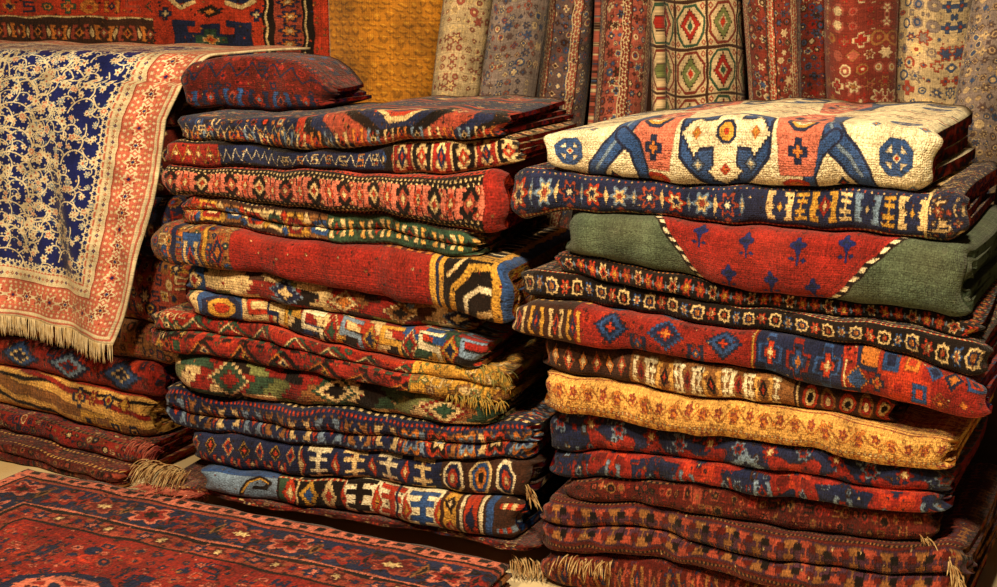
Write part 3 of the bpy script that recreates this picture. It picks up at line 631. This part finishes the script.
# ============================================================ flat carpets in front of the piles
def d_floor():
    W, H = 560, 300; c = Cv(W, H, 'R')
    c.band(0, W, 0, H, 'M')
    def frame(o, k): c.reg(o, W, o, H); c.band(0, W, 0, H, k); c.reg()
    frame(3, 'P'); frame(12, 'K'); frame(14, 'q'); frame(17, 'N'); frame(44, 'P'); frame(46, 'K'); frame(49, 'q'); frame(62, 'K'); frame(64, 'R')
    c.reg(17, W, 17, 44); c.busy(17, W, 17, 44, 'NNmKqN', 8, 14, .8); c.row('ros', 10, W, 34, 30, 13, 9, ['PRK', 'RqN', 'qmC']); c.row('dia', 27, W, 34, 30, 4, 9, ['TK', 'RK']); c.reg()
    c.guard(5, 4, 'P', 'K', 11); c.row('ros', 50, W, 13, 55, 5, 4.5, ['RN', 'NP', 'MC'])
    for y in range(60, H, 34): c.ros(30, y, 9, 13, 'PRK')
    for y in range(64, H, 13): c.ros(55, y, 4.5, 5, 'RN')
    c.reg(66, W, 66, H); c.busy(66, W, 68, H, 'qPRNNRr', 10, 6, .95); c.row('octa', 110, W, 90, 130, 36, 24, ['NPRRK']); c.row('ros', 110, W, 90, 130, 22, 13, ['PNR']); c.row('hook', 155, W, 90, 110, 20, 16, ['NPN']); c.row('octa', 150, W, 90, 200, 38, 26, ['NRqM']); c.reg()
    c.fleck(2200, 'KMRPNT', 8, 1.4)
    return c
def flat(label, pxz, z0, z1, CW, CHt, mat, seed=0):
    c0 = floorpt(pxz[0], pxz[1], ZC); c1 = floorpt(520, 589, ZC)+np.array([.45*.13, .89*.13, 0])
    e1 = (c1-c0)/np.linalg.norm(c1-c0); e2 = np.array([e1[1], -e1[0], 0]); e2 = e2 if e2[1] < 0 else -e2
    nx, ny = 130, 64; V = []; UV = []
    for side in (1, 0):
        for i in range(ny+1):
            for j in range(nx+1):
                w1 = .004*math.sin(j*.21+seed)+.003*math.sin(j*.5); w2 = .004*math.sin(i*.3+seed)
                p = c0+e1*(CW*j/nx+(w2 if j in (0, nx) else 0))+e2*(CHt*i/ny+(w1 if i in (0, ny) else 0))
                bev = min(i, ny-i, j, nx-j) == 0
                z = (z1+.0015*math.sin(j*.31)*math.sin(i*.4)-.0015 - (.006 if bev else 0)) if side else z0+(.006 if bev else 0)
                V.append((p[0], p[1], z)); UV.append((j/nx*CW/2.3, 1-i/ny))
    N1 = (nx+1)*(ny+1); FC = []
    for i in range(ny):
        for j in range(nx):
            a = i*(nx+1)+j; FC.append((a, a+nx+1, a+nx+2, a+1)); FC.append((N1+a, N1+a+1, N1+a+nx+2, N1+a+nx+1))
    for j in range(nx): a = j; FC.append((a, a+1, N1+a+1, N1+a)); a = ny*(nx+1)+j; FC.append((a+1, a, N1+a, N1+a+1))
    for i in range(ny): a = i*(nx+1); b_ = a+nx+1; FC.append((b_, a, N1+a, N1+b_)); a += nx; b_ = a+nx+1; FC.append((a, b_, N1+b_, N1+a))
    mkobj('floor_carpet', V, FC, UV, [mat], label=label, cat='carpet', group='flat carpets stacked on the floor')
flat('worn red carpet with navy floral border, spread on top', (28, 466), .048, ZC, 1.46, 1.35, rugmat('floor_carpet_wool', d_floor(), 1.0, .5))
def d_gen2(bg, ks, s): 
    c = Cv(400, 240, bg); c.busy(0, 400, 0, 240, ks, 12, s); return c
flat('dark brown carpet lying under the red carpet', (24, 467), .024, .046, 1.465, 1.36, rugmat('brown_carpet_wool', d_gen2('E', 'TRKM', 3)), 2)
flat('plum carpet lying flat on the stone floor', (34, 467), .001, .022, 1.44, 1.3, rugmat('plum_carpet_wool', d_gen2('M', 'NRKT', 4)), 4)

# ============================================================ hanging textiles
def hanging(name, label, cat, px0, px1, pyb, c, ztop, cv, amp, wl, mat, hscale):
    s0, zb = sz(px0, pyb, c); s1, _ = sz(px1, pyb, c); nx, ny = 80, 50; V = []; UV = []
    for i in range(ny+1):
        for j in range(nx+1):
            s = s0+(s1-s0)*j/nx; z = zb+(ztop-zb)*i/ny
            V.append(world([s], [c+amp*math.sin(s*wl+.4*z)], [z])[0]); UV.append((j/nx, (z-zb)*hscale/cv.H))
    FC = [(i*(nx+1)+j, i*(nx+1)+j+1, (i+1)*(nx+1)+j+1, (i+1)*(nx+1)+j) for i in range(ny) for j in range(nx)]
    o = mkobj(name, V, FC, UV, [mat], label=label, cat=cat)
    m = o.modifiers.new('thickness', 'SOLIDIFY'); m.thickness = .008; m.offset = 0
    return o
def d_hang():
    c = Cv(392, 260, 'r'); H = 260; yb = lambda y: H-120+y
    c.busy(60, 330, 0, yb(5), 'rOqNG', 20, 12, .8)
    c.reg(0, 392, yb(8), H); c.band(0, 392, 0, H, 'E'); c.reg()
    c.band(0, 345, yb(6), yb(8), 'C'); c.band(0, 270, yb(11), yb(33), 'E'); c.row('hook', 0, 270, 22, yb(22), 9, 8, ['OqC', 'qOK']); c.row('dia', 11, 270, 22, yb(22), 2.4, 8, ['C']); c.band(0, 330, yb(35), yb(37), 'C'); c.band(0, 330, yb(38), yb(62), 'q'); c.row('hook', 0, 330, 22, yb(50), 9, 9, ['NCO', 'GOC'])
    c.band(0, 392, yb(64), yb(120), 'q'); c.busy(0, 392, yb(66), yb(118), 'qNOCK', 15, 2, .9)
    c.reg(235, 392); c.band(235, 340, 0, H, 'r')
    for y in range(4, 260, 52):
        c.hook(290, y+6, 38, 19, 'NNO'); c.cross(290, y+6, 22, 14, 'NGC'); c.dia(290, y+6, 7, 5, 'Or'); c.line([(252, y+20), (262, y+28), (276, y+24)], 2.2, 'C'); c.line([(328, y+20), (318, y+28), (304, y+24)], 2.2, 'C'); c.dia(290, y+32, 12, 6, 'KO'); c.cross(247, y+34, 6, 6, 'NC'); c.cross(331, y+34, 6, 6, 'NC')
    c.band(336, 392, 0, H, 'K'); c.band(338, 340, 0, H, 'C'); c.band(345, 368, 0, H, 'q')
    for y in range(0, 260, 13): c.ros(357, y, 8, 5, 'NOC')
    c.band(370, 372, 0, H, 'C'); c.band(378, 392, 0, H, 'r'); c.reg()
    c.fleck(900, 'KOrNT', 3)
    return c
hs = 1/(sz(100, 50, CWALL)[1]-sz(100, 51, CWALL)[1])
d_h = d_hang()
hanging('wall_rug', 'orange-red tribal rug with dark border hung on the wall', 'rug', -62, 333, 120, CWALL-.03, 2.15, d_h, .006, 9, rugmat('wall_rug_wool', d_h, 1, .4), hs)
PAL.update(dict(h='bc7a1e', i='8e5c18', j='d4982e'))
def d_gold():
    c = Cv(135, 200, 'h')
    for j, y in enumerate(range(0, 210, 6)):
        for x in range(-9, 145, 11):
            x0 = x+(j % 2)*5.5; c.line([(x0, y), (x0+3, y+2.2), (x0+6, y+1)], .9, 'i'); c.line([(x0+1, y-1.6), (x0+5, y-.6)], .6, 'j')
    return c
dg = d_gold()
hanging('wall_textile', 'golden mustard velvet textile with fine scale pattern', 'textile', 331, 462, 125, CWALL-.06, 2.15, dg, .014, 14, rugmat('gold_velvet', dg, 2.0, .10, .55, .5, .03, outline=0, worn=0), hs)

# ============================================================ rolled rugs standing at the back
PAL.update(dict(u='a88e6a', v='80726c', w='584644', x='904a3c', y='3a4a6c', z='baa47e', s='702c22'))
def roll(label, px, w, cv, lean=0, c=3.5, ht=1.85, seed=0, flatn=1.0, wob=.6):
    s, _ = sz(px, 60, c); depth = (world([s], [c], [1.3])[0])[1]; R = w/2*depth/F
    n = 48; turns = 3; t = R/(turns+1.2); pts = []
    for i in range(n*turns+1):
        th = 2*math.pi*i/n; r = R-t*(turns*1.0)+t*th/(2*math.pi)
        pts.append((r, th))
    outer = pts; inner = [(r-t*.8, th) for r, th in pts]
    ring = outer+inner[::-1]; M = len(ring); V = []; UV = []; FC = []; SM = []
    NZ = 30; rot = 1.2+seed
    for k in range(NZ+1):
        z = ht*k/NZ
        for i, (r, th) in enumerate(ring):
            x = r*math.cos(th+rot); y = r*math.sin(th+rot)*flatn
            r2 = 1+.04*math.sin(z*7+seed)+.04*math.sin(2*(th+rot)+z*5)+.02*math.sin(5*(th+rot)+z*3)
            V.append(world([s+x*r2+lean*(z-1.25)+.006*math.sin(z*5+seed)], [c+y*r2], [z])[0]); UV.append((th*R/depth*F/cv.W, (z+.006*math.sin(th*3))/depth*F/cv.H))
    for k in range(NZ):
        for j in range(M):
            a = k*M+j; b_ = k*M+(j+1) % M; FC.append((a, b_, b_+M, a+M)); SM.append(True)
    for b0, rv in ((0, True), (NZ*M, False)):
        for j in range(M//2-1):
            f = (b0+j, b0+M-1-j, b0+M-2-j, b0+j+1)
            FC.append(f if rv else f[::-1]); SM.append(False)
    return mkobj('rolled_rug', V, FC, UV, [rugmat('rolled_rug_wool_%d' % int(px), cv, wob, .25, noise=.05, outline=.25, jit=.25, worn=.5)], None, SM, label, 'rug', group='rolled rugs standing against the wall')
def d_roll(bg, ks, seed, step=9, W=170, H=130, g=None):
    c = Cv(W, H, bg); c.busy(0, W, 0, H, ks, step, seed, .9, ('dia', 'ros', 'ros', 'star', 'cross', 'octa'))
    if g:
        for x in range(0, W, 34):
            c.band(x, x+1.5, 0, H, g[0]); c.band(x+11, x+12.5, 0, H, g[1]); c.reg(x+1.5, x+11); c.band(x+2, x+11, 0, H, g[2])
            for y in range(0, H, 9): c.ros(x+6.2, y, 3.8, 3.8, g[0]+g[2])
            c.reg()
    c.fleck(300, ks, seed, 1.)
    return c
def d_tile():
    c = Cv(168, 135, 'z')
    for x in range(0, 190, 42):
        for j, y in enumerate(range(0, 140, 45)):
            k = (x//42+j) % 2
            c.box(x+21, y+22, 21, 22.5, 'E'); c.box(x+21, y+22, 19.6, 21, 'z'); c.octa(x+21, y+22, 18.5, 20, 'G' if k else 's'); c.octa(x+21, y+22, 16, 17.5, 'z'); c.dia(x+21, y+22, 14, 18, 'E'); c.dia(x+21, y+22, 13, 16.5, 'R' if k else 'g'); c.dia(x+21, y+22, 7, 9, 'zz'); c.dia(x+21, y+22, 4, 5.5, 'G' if k else 'r')
            for ax in (-16, 16):
                for ay in (-17, 17): c.dia(x+21+ax, y+22+ay, 3.5, 3.5, 'qz')
    c.band(0, 220, 100, 118, 'W'); c.band(0, 220, 99, 100.5, 'E'); c.band(0, 220, 118, 119.5, 'E'); c.row('cross', 0, 220, 12, 109, 5, 7, ['rW', 'GW', 'sW'])
    return c
rolls = [
 ('pale beige faded rolled rug leaning beside the gold textile', 466, 56, d_roll('z', 'uzCx', 1, 10), .13, 3.52),
 ('faded blue and brown rolled rug', 514, 60, d_roll('v', 'vyxzw', 2, 10), .13, 3.41),
 ('narrow dark patterned rolled rug', 566, 58, d_roll('w', 'yEzxy', 3, 9, g='zEx'), .09, 3.54),
 ('dusty rose and cream rolled rug with striped border', 622, 62, d_roll('x', 'zysE', 4, 10, g='zEs'), .05, 3.42),
 ('wide rolled rug with green and red diamond tiles', 700, 104, d_tile(), -.02, 3.50),
 ('brown and beige rolled rug with rose border', 774, 60, d_roll('s', 'Euzyx', 6, 10, g='zEq'), -.06, 3.40),
 ('thin red rolled rug', 816, 46, d_roll('s', 'yzRE', 7, 9), -.06, 3.54),
 ('red-brown rolled rug with soft figures', 862, 74, d_roll('s', 'xTsRz', 8, 16), -.05, 3.42),
 ('cream rolled rug with blue flowers', 934, 78, d_roll('z', 'Cyzqv', 9, 14), -.03, 3.51),
 ('grey-beige rolled rug leaning to the side', 992, 58, d_roll('v', 'uzyw', 10, 10), .07, 3.40),
]
for k, (lab, px, w, cv, lean, c) in enumerate(rolls): roll(lab, px, w, cv, lean, c, seed=k*.7)

# ============================================================ room
def boxo(name, lo, hi, mat):
    V = []
    for z in (lo[2], hi[2]):
        for d in (lo[1], hi[1]):
            for s in (lo[0], hi[0]):
                V.append(world([s], [d], [z])[0])
    o = mkobj(name, V, [(0, 2, 3, 1), (4, 5, 7, 6), (0, 1, 5, 4), (2, 6, 7, 3), (0, 4, 6, 2), (1, 3, 7, 5)], None, [mat], smooth=[False]*6)
    o['kind'] = 'structure'; return o
boxo('floor', (-5.5, -2, -.1), (3.5, CWALL+.1, 0), plain('pale_stone_floor', 'W', 'C', 3, .5))
boxo('wall_back', (-5.5, CWALL, 0), (3.5, CWALL+.1, 3.0), plain('brown_plaster_wall', 'E', 'K', 4))
boxo('ceiling', (-5.5, -2, 3.0), (3.5, CWALL+.1, 3.1), plain('brown_ceiling', 'E', 'K', 3))

# ============================================================ light
def area(name, loc, tgt, sx, sy, pw, colr):
    l = bpy.data.lights.new(name, 'AREA'); l.shape = 'RECTANGLE'; l.size = sx; l.size_y = sy; l.energy = pw; l.color = colr
    o = bpy.data.objects.new(name, l); bpy.context.scene.collection.objects.link(o); o.location = loc
    from mathutils import Vector
    o.rotation_euler = (Vector(tgt)-Vector(loc)).to_track_quat('-Z', 'Y').to_euler(); return o
area('ceiling_lamp', (-1.2, 1.4, 2.75), (-.8, 3.2, .9), .25, .2, 78, (1, .76, .47))
area('ceiling_lamp', (.3, 1.3, 2.8), (.45, 2.8, .9), .25, .2, 92, (1, .76, .47))
w = bpy.data.worlds.new('World'); bpy.context.scene.world = w; w.use_nodes = True
w.node_tree.nodes['Background'].inputs[0].default_value = (1, .70, .42, 1); w.node_tree.nodes['Background'].inputs[1].default_value = .08
cam = bpy.data.cameras.new('Camera'); co = bpy.data.objects.new('Camera', cam); bpy.context.scene.collection.objects.link(co)
co.location = CAM.tolist(); co.rotation_euler = (math.pi/2-TH, 0, 0); cam.lens = 36*F/997; cam.sensor_width = 36
bpy.context.scene.camera = co
try:
    bpy.context.scene.view_settings.view_transform = 'Standard'
except Exception: pass
